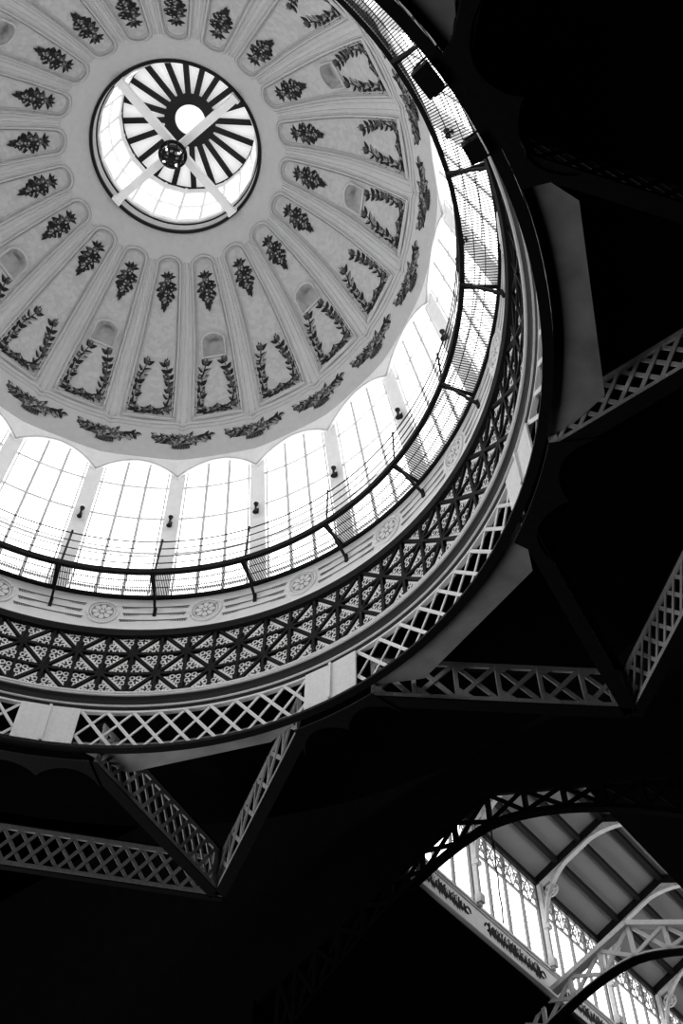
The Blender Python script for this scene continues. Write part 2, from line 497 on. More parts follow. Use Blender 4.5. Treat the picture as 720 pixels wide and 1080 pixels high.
sc = empty('wall_sconce', q0)
for o in (sc_b, sc_c, sc_d): o.data.transform(Matrix.Translation(-q0)); o.parent = sc
names_s = {-2.5: 'first from the left edge', -1.5: 'second from the left edge', -.5: 'third from the left, low centre', .5: 'fourth from the left', 1.5: 'fifth from the left', 2.5: 'sixth, behind the rails',
           3.5: 'seventh, seen through the walkway at right', 4.5: 'eighth, seen through the grating high at right', 5.5: 'topmost, near the black floodlights'}
for n, kk in enumerate(sorted(names_s)):
    if n == 0: s_ = sc
    else:
        s_ = sc.copy(); COL.objects.link(s_)
        for ch in (sc_b, sc_c, sc_d):
            c = ch.copy(); COL.objects.link(c); c.parent = s_
    s_.location = pol(kk, rs, zs); s_.rotation_euler.z = -STEP*(kk-.5)
    tag(s_, 'small black two-cup sconce on a drum pier, '+names_s[kk], 'wall lamp', 'sconces on the piers between windows')

# ------------------------------------------------------------------ walkway
walk = empty('walkway', pol(0, 9.4, 24.85)); wl = walk.location.copy()
tag(walk, 'black iron grating walkway with thin rail running round the drum', 'walkway')
def onaxis(bb, name, m, smooth=False):
    o = bb.build(name, m, smooth=smooth); o.parent = walk; o.location = -wl; return o
b = MB(); b.lathe([(8.90,24.82),(9.02,24.82),(9.02,25.0),(8.90,25.0)], n=160); onaxis(b, 'inner_edge_beam', M['dark'])
b = MB(); b.lathe([(9.84,24.76),(9.94,24.76),(9.94,24.88),(9.84,24.88)], n=160); onaxis(b, 'outer_edge_beam', M['dark'])
b = MB()
for z, r in ((26.42, .022), (26.05, .018), (25.68, .018), (25.32, .018)):
    b.tube([(8.95*math.cos(2*PI*i/140), 8.95*math.sin(2*PI*i/140), z) for i in range(140)], r, 5, closed=True)
onaxis(b, 'rail', M['dark'])
b = MB()
for i in range(42):
    k_ = -.5+(i+.5)/42; b.bar(pol(k_, 9.0, 24.88), pol(k_, 9.86, 24.88), 0.019, .024)
for r in (9.27, 9.54): 
    for i in range(8): b.bar(pol(-.5+i/8, r, 24.885), pol(-.5+(i+1)/8, r, 24.885), .02, .02)
g0 = b.build('grating', M['dark']); g0.parent = walk; g0.location = -wl
b = MB(); b.bar(pol(.5, 8.95, 24.9), pol(.5, 8.95, 26.47), .05, .05); 
p0 = b.build('post', M['dark']); p0.parent = walk; p0.location = -wl
b = MB(); b.tube([pol(.5, 8.95, 26.46), pol(.5, 8.95, 26.53)], .04, 6); fin = b.build('finial', M['dark']); fin.parent = p0
b = MB(); b.bar(pol(.5, 8.95, 24.82), pol(.5, 9.90, 24.12), .07, .07); b.bar(pol(.47, 8.95, 24.83), pol(.47, 9.88, 24.80), .08, .08)
br0 = b.build('bracket', M['dark']); br0.parent = walk; br0.location = -wl
b = MB(); b.bar(pol(.5, 9.86, 24.28), pol(.5, 9.90, 23.98), .10, .06, up=pol(.5, 1, 0)); ft = b.build('foot_plate', M['dark']); ft.parent = br0
for k in range(1, 20):
    for o in (g0, p0, br0):
        c = copy_tree(o, walk); c.location = -wl; c.rotation_euler.z = -STEP*k

# ------------------------------------------------------------------ ornamental frieze (triangles)
ZF1, ZF0 = 23.22, 20.82
def rfz(z): return 9.90+(9.98-9.90)*(ZF1-z)/(ZF1-ZF0)
fz = MB(); fz.lathe([(10.05,ZF1),(10.11,ZF0),(10.4,ZF0),(10.4,ZF1)], n=200)
frz = fz.build('trim_1', M['frieze'])
tag(frz, 'dark ring frieze of small pale ornamented triangles below the medallions', 'frieze', kind='structure')
def fpt(k, z, off=0.0): return pol(k, 10.05+.06*(ZF1-z)/(ZF1-ZF0)-off, z)
DK = .25; DZ = (ZF1-ZF0)/3; ko = .13
b = MB()
o_ = MB()
rows_z = [ZF1, ZF1-DZ, ZF1-2*DZ, ZF0]
def nodeparity(row, i):     # row 1 nodes at ko-.25 + .5 j ; row 2 nodes at ko + .5 j
    return (i % 2 == 1) if row in (1,) else (i % 2 == 0)
for i in range(4):
    k0_, k1_ = ko+DK*i-.5-.13, ko+DK*(i+1)-.5-.13
    k0_ += .13; k1_ += .13
    b.bar(fpt(k0_, ZF1, .04), fpt(k0_, ZF0, .04), .095, .10, up=pol(0,1,0))
    for r in range(3):
        zt, zb = rows_z[r], rows_z[r+1]
        # which corners hold nodes
        if r == 0: d = ('b0' if i % 2 == 1 else 'b1')       # row-1 node on left or right bottom corner -> diagonal to opposite top
        elif r == 1: d = ('t0' if i % 2 == 1 else 't1')
        else: d = ('t0' if i % 2 == 0 else 't1')
        if d in ('b0', 't1'): A_, B_ = (k0_, zb), (k1_, zt); corners = [((k0_, zt), A_, B_), ((k1_, zb), B_, A_)]
        else: A_, B_ = (k0_, zt), (k1_, zb); corners = [((k1_, zt), A_, B_), ((k0_, zb), B_, A_)]
        b.bar(fpt(*A_, .04), fpt(*B_, .04), .085, .10, up=pol(0,1,0))
        for C_, P_, Q_ in corners:
            # 2D coordinates in metres
            W = STEP*10
            c2 = (C_[0]*W, C_[1]); p2 = (P_[0]*W, P_[1]); q2 = (Q_[0]*W, Q_[1])
            def bl(a, bq, cq): return (a*c2[0]+bq*p2[0]+cq*q2[0], a*c2[1]+bq*p2[1]+cq*q2[1])
            def o3(p, off): return fpt(p[0]/W, p[1], off)
            # jagged band along the hypotenuse
            n = 5; lo = []; hi = []
            for j in range(n*2+1):
                t = .17+.66*j/(2*n)
                base_ = bl(.11, (1-t)*.89, t*.89); hgt = .27 if j % 2 else .10
                hgt *= 1-abs(t-.5)*.9
                hi.append(bl(.11+hgt, (1-t)*(.89-hgt), t*(.89-hgt))); lo.append(base_)
            for j in range(2*n):
                vs = [o3(lo[j], .03), o3(lo[j+1], .03), o3(hi[j+1], .03), o3(hi[j], .03)]
                o_.add(vs, [(0,1,2,3)])
            for (x, y, w_) in ((.66,.17,.17),(.44,.40,.16),(.44,.16,.40)):
                cc = bl(x, y, w_)
                n = 9; R1, R2 = .09, .045
                vi = [o3((cc[0]+R1*math.cos(2*PI*j/n), cc[1]+R1*math.sin(2*PI*j/n)), .035) for j in range(n)]
                vj = [o3((cc[0]+R2*math.cos(2*PI*j/n), cc[1]+R2*math.sin(2*PI*j/n)), .035) for j in range(n)]
                o_.add(vi+vj, [(j, (j+1) % n, n+(j+1) % n, n+j) for j in range(n)])
for r in (1, 2):
    for j in range(8):
        ka = ko-.5+j/8; b.bar(fpt(ka, rows_z[r], .04), fpt(ka+.125, rows_z[r], .04), .09, .10, up=pol(0,1,0))
fr_ = b.build('rib_grid', M['dark'], frz); fo_ = o_.build('triangle_ornament', M['orn'], frz)
for k in range(1, 20): spin(fr_, k); spin(fo_, k)
# black line above the frieze, coved moulding below
b = MB(); b.lathe([(9.84,23.30),(9.82,23.24),(9.88,23.08),(10.03,23.06),(10.05,23.3)], n=200)
tl = b.build('top_bead', M['dark'], frz)

b = MB()
b.lathe([(10.04,20.86),(9.95,20.85),(9.94,20.81),(9.96,20.79),(10.0,20.79),(10.3,20.86)], n=200, mi=0)
b.lathe([(10.0,20.78),(9.96,20.76),(9.96,20.73),(10.0,20.72),(10.3,20.76)], n=200, mi=0)
b.lathe([(10.02,20.73),(10.0,20.70),(10.06,20.62),(10.10,20.52),(10.11,20.46),(10.4,20.44),(10.4,20.74)], n=200, mi=1)
b.lathe([(10.13,20.475),(10.085,20.465),(10.085,20.44),(10.13,20.43),(10.3,20.44)], n=200, mi=0)
b.lathe([(10.13,20.43),(10.3,20.43),(10.3,20.34),(10.17,20.34)], n=200, mi=1)
tr = b.build('trim_2', [M['white'], M['cove']], smooth=False)
tag(tr, 'dark coved moulding ring edged by two thin white beads', 'moulding', kind='structure')

# ------------------------------------------------------------------ lattice ring beam
ring = empty('lattice_ring_beam', pol(0, 10.2, 18.9)); rl = ring.location.copy()
tag(ring, 'white lattice ring beam with riveted plates and black bottom flange', 'ring beam', kind='thing')
def onring(bb, name, m, k=None):
    o = bb.build(name, m); o.parent = ring; o.location = -rl; return o
ZL1, ZL0, RL = 20.30, 18.98, 10.21
b = MB(); b.lathe([(10.17,20.335),(10.17,20.27),(10.30,20.27),(10.30,20.335)], n=200); onring(b, 'top_chord', M['white'])
b = MB(); b.lathe([(10.05,18.88),(10.27,18.88),(10.27,18.95),(10.24,18.95),(10.24,19.08),(10.16,19.08),(10.16,18.95),(10.05,18.95)], n=200); onring(b, 'bottom_flange', M['dark'])
b = MB()
LS = 2/9
for i in range(-3, 14):
    for sg, rr in ((1, RL-.015), (-1, RL+.015)):
        ka = -1.0+LS*i; kb = ka+sg*LS*1.5
        # clip to the section between the plates
        lo, hi = -1.0, 1.0
        for seg in range(6):
            ta, tb = seg/6, (seg+1)/6
            xa, xb = ka+(kb-ka)*ta, ka+(kb-ka)*tb
            if min(xa, xb) < lo-.03 or max(xa, xb) > hi+.03: continue
            b.bar(pol(xa, rr, ZL1+(ZL0-ZL1)*ta), pol(xb, rr, ZL1+(ZL0-ZL1)*tb), .09 if sg > 0 else .07, .03, up=pol(0,1,0))
lat0 = b
pl = MB()
for sg in (-1, 1):
    kx = sg*.13
    vs = []
    for k_ in (kx-.12, kx+.12):
        for z in (19.02, 20.28): vs += [pol(k_, 10.10, z), pol(k_, 10.15, z)]
    pl.hexa([vs[0], vs[1], vs[5], vs[4], vs[2], vs[3], vs[7], vs[6]])
cs = MB(); cs.bar(pol(0, 10.08, 19.02), pol(0, 10.08, 20.28), .07, .10, up=pol(0,1,0))
rv = pl
for kx in (-.20, -.06, .06, .20):
    for j in range(9):
        z = 19.12+1.06*j/8; c = pol(kx, 10.10, z); t = pol(kx+5, 1, 0); n = 6
        vs = [c+t*(.022*math.cos(2*PI*q/n))+Vector((0,0,.022*math.sin(2*PI*q/n))) for q in range(n)]+[pol(kx, 10.08, z)]
        rv.add(vs, [(q, (q+1) % n, n) for q in range(n)])
PK = [-1.2+2.5*i for i in range(8)]
la = lat0.build('lattice', M['white']); pa = pl.build('riveted_plate', M['white'])
cst = cs.build('cover_strip', M['white']); cst.parent = pa
la.parent = ring; pa.parent = ring
for i, pk_ in enumerate(PK):
    if i == 0: l_, p_ = la, pa
    else:
        l_ = la.copy(); COL.objects.link(l_); p_ = copy_tree(pa, ring)
        l_.parent = ring; p_.parent = ring
    l_.location = -rl; p_.location = -rl
    p_.rotation_euler.z = -STEP*pk_; l_.rotation_euler.z = -STEP*(pk_+1.25)

# ------------------------------------------------------------------ octagonal concrete soffit outside the ring
edges = [(.36,10.80),(2.48,11.0),(5.2,11.09),(7.65,11.0),(10.1,11.0),(12.6,11.0),(15.1,11.0),(17.7,11.0)]
vt = []
for i in range(8):
    (k1, d1), (k2, d2) = edges[i], edges[(i+1) % 8]
    a1, a2 = az(k1), az(k2)
    det = math.cos(a1)*math.sin(a2)-math.sin(a1)*math.cos(a2)
    vt.append(((d1*math.sin(a2)-d2*math.sin(a1))/det, (math.cos(a1)*d2-math.cos(a2)*d1)/det))
# eight pieces, each ending along the girders of the two ring plates beside it
b = MB()
for i, (ke, de) in enumerate(edges):
    pa_, pb_ = PK[(i+1) % 8], PK[(i+2) % 8]
    if pb_ < pa_: pb_ += 20
    sh = 0
    pa_, pb_ = -1.2+2.5*i, 1.3+2.5*i
    n = 24; vs = []
    for j in range(n+1):
        ki = pa_+.25+(pb_-pa_-.5)*j/n; kx = pa_+.66+(pb_-pa_-1.32)*j/n
        ro = de/math.cos(az(kx)-az(ke))
        vs += [pol(ki, 10.30, 19.10), pol(kx, ro, 19.10), pol(kx, ro, 19.28), pol(ki, 10.30, 19.28)]
    b.add(vs, [(4*j+q, 4*(j+1)+q, 4*(j+1)+(q+1) % 4, 4*j+(q+1) % 4) for j in range(n) for q in range(4)]+[(0,1,2,3), (4*n+3,4*n+2,4*n+1,4*n)])
so = b.build('trim_3', M['concrete'])
tag(so, 'grey concrete octagonal soffit between the lattice ring and the dark', 'soffit', kind='structure')

# dark crossing roof above the girders
b = MB()
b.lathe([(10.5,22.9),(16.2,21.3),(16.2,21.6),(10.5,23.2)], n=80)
cr = b.build('ceiling_crossing', M['shade_black'])
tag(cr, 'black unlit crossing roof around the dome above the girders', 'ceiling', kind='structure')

# ------------------------------------------------------------------ girders
NODE = {'Z': (-2.36, 16.0), 'A': (-.12, 16.35), 'B': (2.58, 15.85), 'C': (5.02, 16.2), 'D': (7.5, 16.2)}
ZG0, ZG1 = 18.70, 20.05
def girder(name, label, p, q, style, group, fo=.40, flange=.34, face='grey', cap=True):
    p = Vector((p.x, p.y, ZG0)); q = Vector((q.x, q.y, ZG0)); d = (q-p).normalized(); L = (q-p).length
    sd = d.cross(Vector((0,0,1)))
    faceoff = flange*fo*(1 if (Vector((0,12.2,0))-p).dot(sd) > 0 else -1)
    g = empty(name, p); tag(g, label, 'girder', group)
    def put(bb, nm, m):
        o = bb.build(nm, m); o.data.transform(Matrix.Translation(-p)); o.parent = g; return o
    P = lambda t, z: p+d*(t)+Vector((0,0,z))+sd*faceoff
    H = ZG1-ZG0
    b = MB(); b.bar(p+Vector((0,0,-.02)), q+Vector((0,0,-.02)), flange, .05); put(b, 'bottom_flange', M['dark'])
    b = MB(); b.bar(p+Vector((0,0,H+.04)), q+Vector((0,0,H+.04)), flange, .08)
    put(b, 'top_flange', M['dark'])
    b = MB()
    b.bar(P(0,.07), P(L,.07), .06, .14); b.bar(P(0,H-.08), P(L,H-.08), .06, .16)
    if style == 'lattice':
        n = max(3, round(L/.52)); st = (L-.5)/n
        for i in range(-1, n+1):
            for sg in (1, -1):
                x0 = .25+i*st; x1 = x0+sg*st*1.5
                if sg < 0: x0 += st; x1 += st
                pts = [(x0+(x1-x0)*t, .12+(H-.24)*t) for t in (0, .34, .67, 1)]
                for (xa, za), (xb, zb) in zip(pts, pts[1:]):
                    if min(xa, xb) < .05 or max(xa, xb) > L-.05: continue
                    b.bar(P(xa, za)+sd*.012*sg, P(xb, zb)+sd*.012*sg, .03, .105, up=(0,0,1) if False else sd.cross(Vector((0,0,1))) )
        b.bar(P(L-.5,H/2), P(L-.02,H/2), .05, H-.1); b.bar(P(.02,H/2), P(.22,H/2), .05, H-.1)
    else:
        n = max(2, round(L/1.15)); st = L/n
        for i in range(n+1): b.bar(P(min(L-.06, max(.06, i*st)), .1), P(min(L-.06, max(.06, i*st)), H-.1), .10, .10, up=d)
        for i in range(n):
            b.bar(P(i*st+.08, .14), P((i+1)*st-.08, H-.14), .05, .12, up=d)
            b.bar(P(i*st+.08, H-.14)-sd*.05, P((i+1)*st-.08, .14)-sd*.05, .05, .12, up=d)
            for e in (0, 1):
                b.prism([P(i*st+.05, .1+e*(H-.2))+sd*.03, P(i*st+.42, .1+e*(H-.2))+sd*.03, P(i*st+.05, .1+e*(H-.2)+(.3 if e == 0 else -.3))+sd*.03], sd*.012)
        b.bar(P(L-.45,H/2), P(L-.02,H/2), .05, H-.1)
    rv = b
    for i in range(int(L/.22)):
        for z in (.07, H-.08):
            for sg in (-1, 1):
                c = P(.1+i*.22, z)+sd*.03*sg; n = 5
                vs = [c+d*(.02*math.cos(2*PI*j/n))+Vector((0,0,.02*math.sin(2*PI*j/n))) for j in range(n)]+[c+sd*.018*sg]
                rv.add(vs, [(j, (j+1) % n, n) for j in range(n)])
    put(rv, 'web', M[face])
    return g
G1 = 'radial girders from the ring plates to the octagon corners'
nd = lambda c, r=0: pol(NODE[c][0], NODE[c][1]-r)
girder('ring_girder', 'grey lattice girder slanting right from the lower left riveted plate', pol(-.78, 10.45), pol(-.15, 16.15), 'lattice', G1)
girder('ring_girder', 'stub of lattice girder at the left edge under the ring', pol(-1.65, 10.45), nd('Z', .25), 'lattice', G1)
girder('ring_girder', 'steep edge-on truss girder rising left of the black curved gusset', pol(.98, 10.5), nd('A', .2), 'truss', G1)
girder('ring_girder', 'near-level braced truss girder right of the lower riveted plate', pol(1.60, 10.5), nd('B', .2), 'truss', G1)
girder('ring_girder', 'black girder seen from below, slanting down to the right corner', pol(3.50, 10.45), nd('B', .2), 'lattice', G1, fo=-.2)
girder('ring_girder', 'grey lattice girder leaving the right side plate to the edge', pol(4.12, 10.45), nd('C', .2), 'lattice', G1)
girder('ring_girder', 'black girder edge crossing above the grey soffit, upper right', pol(6.0, 10.5), nd('C', .2), 'lattice', G1, face='dark')  # web coloured black in place of shade; sister girders have grey webs
girder('ring_girder', 'black girder lost in shadow at the top of the photo', pol(6.65, 10.5), nd('D', .2), 'lattice', G1, face='dark')  # black web stands for shade here too
G2 = 'side beams between the octagon corners'
girder('side_beam', 'level grey lattice beam at the lower left edge', nd('Z'), nd('A'), 'lattice', G2, flange=.2)
girder('side_beam', 'tall lattice beam climbing at the right edge', nd('B'), nd('C'), 'lattice', G2, flange=.3)

# gussets: scalloped black plates below each riveted plate
def gusset(label, k0, half, rout):
    pts = []
    inner = [(k0-half, 10.25), (k0+half, 10.25)]
    P2 = [pol(k0-half+2*half*i/10, 10.28, 18.66) for i in range(11)]
    out = []
    for i in range(25):
        t = -1+2*i/24
        r = rout-.05-.42*abs(math.sin(PI*abs(t)))**.7+(.28*(abs(t)**6))
        out.append(pol(k0+half*1.15*t, r, 18.66))
    poly = P2+list(reversed(out))
    b = MB(); b.prism(poly, (0,0,-.05))
    # short stiffening rib across the plate
    b.bar(pol(k0, 10.36, 18.70), pol(k0, rout-.1, 18.70), .07, .08)
    o = b.build('gusset_plate', M['dark'], origin=pol(k0, 10.4, 18.83))
    tag(o, label, 'gusset', 'scalloped gussets under the ring plates')
gusset('black scalloped gusset under the lower left riveted plate', -1.2, .42, 11.05)
gusset('black curved gusset joining the two trusses under the bottom plate', 1.3, .36, 11.0)
gusset('black scalloped gusset beside the right-hand riveted plate', 3.8, .40, 11.1)
gusset('black gusset lost in shadow above the grey soffit', 6.3, .42, 11.05)

# small black box fittings on the inside of the ring, upper right
def fitting(label, k0, k1, r0, r1, z0, z1):
    b = MB()
    def P(k_, r, z): return pol(k_, r, z)
    b.hexa([P(k0,r0,z0),P(k1,r0,z0),P(k1,r1,z0),P(k0,r1,z0),P(k0,r0,z1),P(k1,r0,z1),P(k1,r1,z1),P(k0,r1,z1)])
    c = pol((k0+k1)/2, (r0+r1)/2, z0); o = empty('floodlight', c); tag(o, label, 'floodlight')
    h = b.build('housing', M['dark']); h.data.transform(Matrix.Translation(-c)); h.parent = o
    b = MB(); km = (k0+k1)/2
    b.bar(pol(k0-.012, r1+.25, z1-.03), pol(k1+.012, r1+.25, z1-.03), .04, .06)
    b.bar(pol(k0-.012, r0+.08, z1-.1), pol(k0-.012, r1+.3, z1-.02), .03, .06); b.bar(pol(k1+.012, r0+.08, z1-.1), pol(k1+.012, r1+.3, z1-.02), .03, .06)
    y = b.build('mounting_yoke', M['dark']); y.data.transform(Matrix.Translation(-c)); y.parent = o
fitting('larger black floodlight box jutting in front of the walkway grating, upper right', 6.57, 6.735, 9.68, 10.02, 18.74, 19.0)
fitting('smaller black floodlight box jutting over the grating just below the larger one', 6.12, 6.245, 9.70, 10.02, 18.74, 19.0)

# ------------------------------------------------------------------ lantern on top of the dome
lant = empty('cupola_lantern', (0,0,37.5)); tag(lant, 'round glazed lantern with spoked skylight at the dome top', 'lantern')
def onl(bb, name, m, smooth=False):
    o = bb.build(name, m, smooth=smooth); o.parent = lant; o.location = (0,0,-37.5); return o
b = MB(); b.lathe([(2.90,37.42),(3.00,37.42),(3.03,37.55),(2.90,37.55)], n=96); onl(b, 'curb_ring', M['dark'])
b = MB(); b.lathe([(2.93,37.55),(2.88,38.0),(3.1,38.0),(3.1,37.55)], n=96); onl(b, 'curb_band', M['rib'])
b = MB(); b.lathe([(2.84,37.98),(2.92,37.98),(2.92,38.08),(2.84,38.08)], n=96); onl(b, 'sill_ring', M['dark'])
RT, ZTOP = 2.58, 41.3
def rl_(z): return 2.86+(RT-2.86)*(z-38.05)/(ZTOP-38.05)
b = MB(); b2 = MB()
for i in range(20):
    k0_, k1_ = i+.0, i+1.0
    b.bar(pol(k0_, rl_(38.05), 38.05), pol(k0_, rl_(ZTOP), ZTOP), .10, .08, up=pol(k0_,1,0))
    for z, h in ((38.2,.3),(39.5,.08),(40.9,.5)):
        b.bar(pol(k0_, rl_(z)+.0, z), pol(k1_, rl_(z), z), .10, h)
    b2.add([pol(k0_, rl_(38.05)+.08, 38.05), pol(k1_, rl_(38.05)+.08, 38.05), pol(k1_, rl_(ZTOP)+.08, ZTOP), pol(k0_, rl_(ZTOP)+.08, ZTOP)], [(0,1,2,3)])
onl(b, 'window_frame', M['white']); onl(b2, 'window_glass', M['lpane'])
b = MB(); b.lathe([(2.66,41.32),(.62,41.62)], n=80, closed=False); onl(b, 'skylight_glass', M['skylight'], True)
b = MB(); b.lathe([(2.52,41.22),(2.60,41.22),(2.60,41.32),(2.52,41.32)], n=80); onl(b, 'skylight_rim', M['dark'])
b = MB(); b.lathe([(.58,41.44),(.98,41.40),(.98,41.52),(.58,41.56)], n=48); onl(b, 'hub_ring', M['dark'])
b = MB(); b.lathe([(0.001,41.66),(.62,41.56)], n=40, closed=False); onl(b, 'skylight_eye', M['skyeye'], True)
b = MB(); b.bar(pol(0, .85, 41.46), pol(0, 2.57, 41.25), .21, .09)
sp0 = onl(b, 'spoke', M['dark'])
sp0.rotation_euler.z = -STEP*.35
for i in range(1, 20):
    c = sp0.copy(); COL.objects.link(c); c.parent = lant; c.rotation_euler.z = -STEP*(i+.35)
# crossing beams in the oculus
for lab, ka, kb in (('pale box beam crossing the oculus from upper left to lower right', -8.62, 1.68), ('pale box beam crossing the oculus from lower left to upper right', -3.52, 6.56)):
    a_, c_ = pol(ka, 2.88, 37.3), pol(kb, 2.90, 37.3)
    b = MB(); b.bar(a_, c_, .27, .26)
    o = empty('cross_beam', (a_+c_)/2); tag(o, lab, 'beam', 'beams crossing the oculus')
    m_ = b.build('beam_body', M['cream']); m_.data.transform(Matrix.Translation(-o.location)); m_.parent = o
    b = MB()
    for e in (a_, c_):
        d = (c_-a_).normalized()*(1 if e is a_ else -1)
        b.bar(e-d*.0, e+d*.10, .36, .34)
    m_ = b.build('end_plate', M['cream']); m_.data.transform(Matrix.Translation(-o.location)); m_.parent = o
# hanging globe lamp
gc = Vector((.02, .06, 36.72)); lp = empty('globe_lamp', gc); tag(lp, 'dark strapped glass globe lamp hanging below the oculus beams', 'lamp')
def onp(bb, name, m, smooth=False):
    o = bb.build(name, m, smooth=smooth); o.data.transform(Matrix.Translation(-gc)); o.parent = lp; return o
def sphere(bb, c, r, nu=24, nv=14):
    vs = [Vector((c.x+r*math.sin(PI*j/nv)*math.cos(2*PI*i/nu), c.y+r*math.sin(PI*j/nv)*math.sin(2*PI*i/nu), c.z+r*math.cos(PI*j/nv))) for j in range(nv+1) for i in range(nu)]
    bb.add(vs, [(j*nu+i, j*nu+(i+1) % nu, (j+1)*nu+(i+1) % nu, (j+1)*nu+i) for j in range(nv) for i in range(nu)])
b = MB(); sphere(b, gc, .42); onp(b, 'globe', M['glass'], True)
b = MB()
for i in range(4):
    a = PI*i/4
    b.tube([gc+Vector((.45*math.sin(t)*math.cos(a), .45*math.sin(t)*math.sin(a), .45*math.cos(t))) for t in [2*PI*j/28 for j in range(28)]], .03, 6, closed=True)
for z, r in ((0, .46), (-.3, .33)):
    b.tube([gc+Vector((r*math.cos(2*PI*j/28), r*math.sin(2*PI*j/28), z)) for j in range(28)], .045, 6, closed=True)
b.lathe([(.001,gc.z-.50),(.09,gc.z-.46),(.12,gc.z-.40),(.001,gc.z-.38)], n=14)
onp(b, 'strap_cage', M['dark'], True)
for i in range(4):  # small glowing spheres added as the globe's glints
    b = MB(); a = .6+PI/2*i; c = gc+Vector((.30*math.cos(a), .30*math.sin(a), -.27)); sphere(b, c, .085, 10, 6)
    onp(b, 'glint', M['glint'], True)
b = MB(); b.tube([gc+Vector((0,0,.42)), Vector((gc.x, gc.y, 37.2))], .04, 8); onp(b, 'stem', M['dark'])

# ------------------------------------------------------------------ the nave beyond, lower right
ka_ = 1.5; aa = az(ka_)
U_ = Vector((math.cos(aa), math.sin(aa), 0)); V_ = Vector((-math.sin(aa), math.cos(aa), 0))
def nv(u, v, z): return U_*u+V_*v+Vector((0,0,z))
Z3 = Vector((0,0,1))
SL = .405; APX = 20.02
def arch_truss(label, u, face, zoff=0.0, zlo=0.0, fl='dark', cw=.34, fw=.42):
    g = empty('arch_truss', nv(u, 7.6, 13.0)); tag(g, label, 'truss', 'arched trusses across the nave'); o_g = g.location.copy()
    def put(bb, nm, m):
        o = bb.build(nm, m); o.data.transform(Matrix.Translation(-o_g)); o.parent = g
    zu = lambda v: APX+zoff-SL*abs(v)
    def zl(v):
        return 18.86+zlo-.150*abs(v)**1.63
    b = MB()
    b.bar(nv(u,0,zu(0)-.07), nv(u,8.2,zu(8.2)-.07), cw, .16); b.bar(nv(u,0,zu(0)-.07), nv(u,-8.2,zu(8.2)-.07), cw, .16)
    put(b, 'top_chord', M[face])
    b = MB(); n = 40
    for i in range(n):
        va, vb = -7.55+15.1*i/n, -7.55+15.1*(i+1)/n
        b.bar(nv(u,va,zl(va)), nv(u,vb,zl(vb)), .12, .16)
    put(b, 'arch_chord', M[face])
    b = MB(); 
    for i in range(n):
        va, vb = -7.55+15.1*i/n, -7.55+15.1*(i+1)/n
        b.bar(nv(u,va,zl(va)-.09), nv(u,vb,zl(vb)-.09), fw, .04)
    put(b, 'arch_flange', M[fl])
    b = MB()
    vs_ = [0, 1.15, 2.3, 3.4, 4.4, 5.3, 6.1, 6.8, 7.4]
    for sg in (-1, 1):
        for i, v in enumerate(vs_):
            if sg < 0 and i == 0: continue
            b.bar(nv(u,sg*v,zl(v)), nv(u,sg*v,zu(v)-.05), .12, .13, up=V_)
        for v0, v1 in zip(vs_, vs_[1:]):
            b.bar(nv(u-.03,sg*v0,zl(v0)+.05), nv(u-.03,sg*v1,zu(v1)-.1), .12, .06, up=U_)
            b.bar(nv(u+.03,sg*v0,zu(v0)-.1), nv(u+.03,sg*v1,zl(v1)+.05), .12, .06, up=U_)
    put(b, 'web_bracing', M[face])
arch_truss('black silhouetted nearest arch truss framing the bright nave', 16.4, 'shade_black', -.02, 0.0, 'shade_black', .14, .26)  # shade painted in: this arch is coloured black, its twin light
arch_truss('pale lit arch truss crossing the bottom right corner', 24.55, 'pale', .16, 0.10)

# gable wall above the nearest arch
b = MB()
uu = 16.33
gz = lambda v: APX-SL*abs(v)+.0
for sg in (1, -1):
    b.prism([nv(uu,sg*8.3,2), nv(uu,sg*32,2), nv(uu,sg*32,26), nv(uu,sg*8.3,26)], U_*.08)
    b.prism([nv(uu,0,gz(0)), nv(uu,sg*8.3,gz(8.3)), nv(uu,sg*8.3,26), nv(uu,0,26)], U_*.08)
gw = b.build('wall_gable', M['shade_black']); tag(gw, 'black unlit gable wall over the arch into the nave', 'wall', kind='structure')
UE = 46.0
b = MB()
for sg in (1, -1):
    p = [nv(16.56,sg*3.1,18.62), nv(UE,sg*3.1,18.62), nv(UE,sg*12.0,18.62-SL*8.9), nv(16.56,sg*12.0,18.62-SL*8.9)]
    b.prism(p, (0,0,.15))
lr = b.build('ceiling_aisle', M['shade_black']); tag(lr, 'black unlit lower roof slopes either side of the clerestory', 'ceiling', kind='structure')
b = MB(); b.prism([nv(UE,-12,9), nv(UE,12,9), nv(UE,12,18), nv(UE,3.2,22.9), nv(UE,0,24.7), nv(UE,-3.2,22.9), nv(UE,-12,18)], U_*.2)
ew = b.build('wall_end', M['shade_black']); tag(ew, 'dark far end wall of the nave behind the clerestory', 'wall', kind='structure')

# monitor roof boards
ZE, ZR = 23.02, 24.42
b = MB()
for sg in (1, -1):
    b.prism([nv(16.56,sg*3.3,ZE-.1), nv(UE,sg*3.3,ZE-.1), nv(UE,0,ZR+.05), nv(16.56,0,ZR+.05)], (0,0,.12))
mr = b.build('ceiling_nave', M['boards']); tag(mr, 'grey boarded roof slopes of the nave between dark rafters', 'ceiling', kind='structure')
SR = (ZR-ZE)/3.15
def zroof(v): return ZR-SR*abs(v)-.02
PL = [16.0+4.3*i for i in range(8)]
def purlin(label, v, h=.20, w=.18, name='purlin'):
    b = MB(); b.bar(nv(16.57,v,zroof(v)-h/2), nv(UE-.05,v,zroof(v)-h/2), w, h)
    for p in PL[1:]: b.bar(nv(p,v,zroof(v)-h-.02), nv(p+.0,v,zroof(v)-h+.02)+U_*.3, w+.06, .05)
    o = b.build(name, M['dark'], origin=nv(17,v,zroof(v))); tag(o, label, 'purlin', 'dark purlins under the nave roof')
purlin('dark purlin resting along the top of the clerestory windows', 3.0, .22, .22)
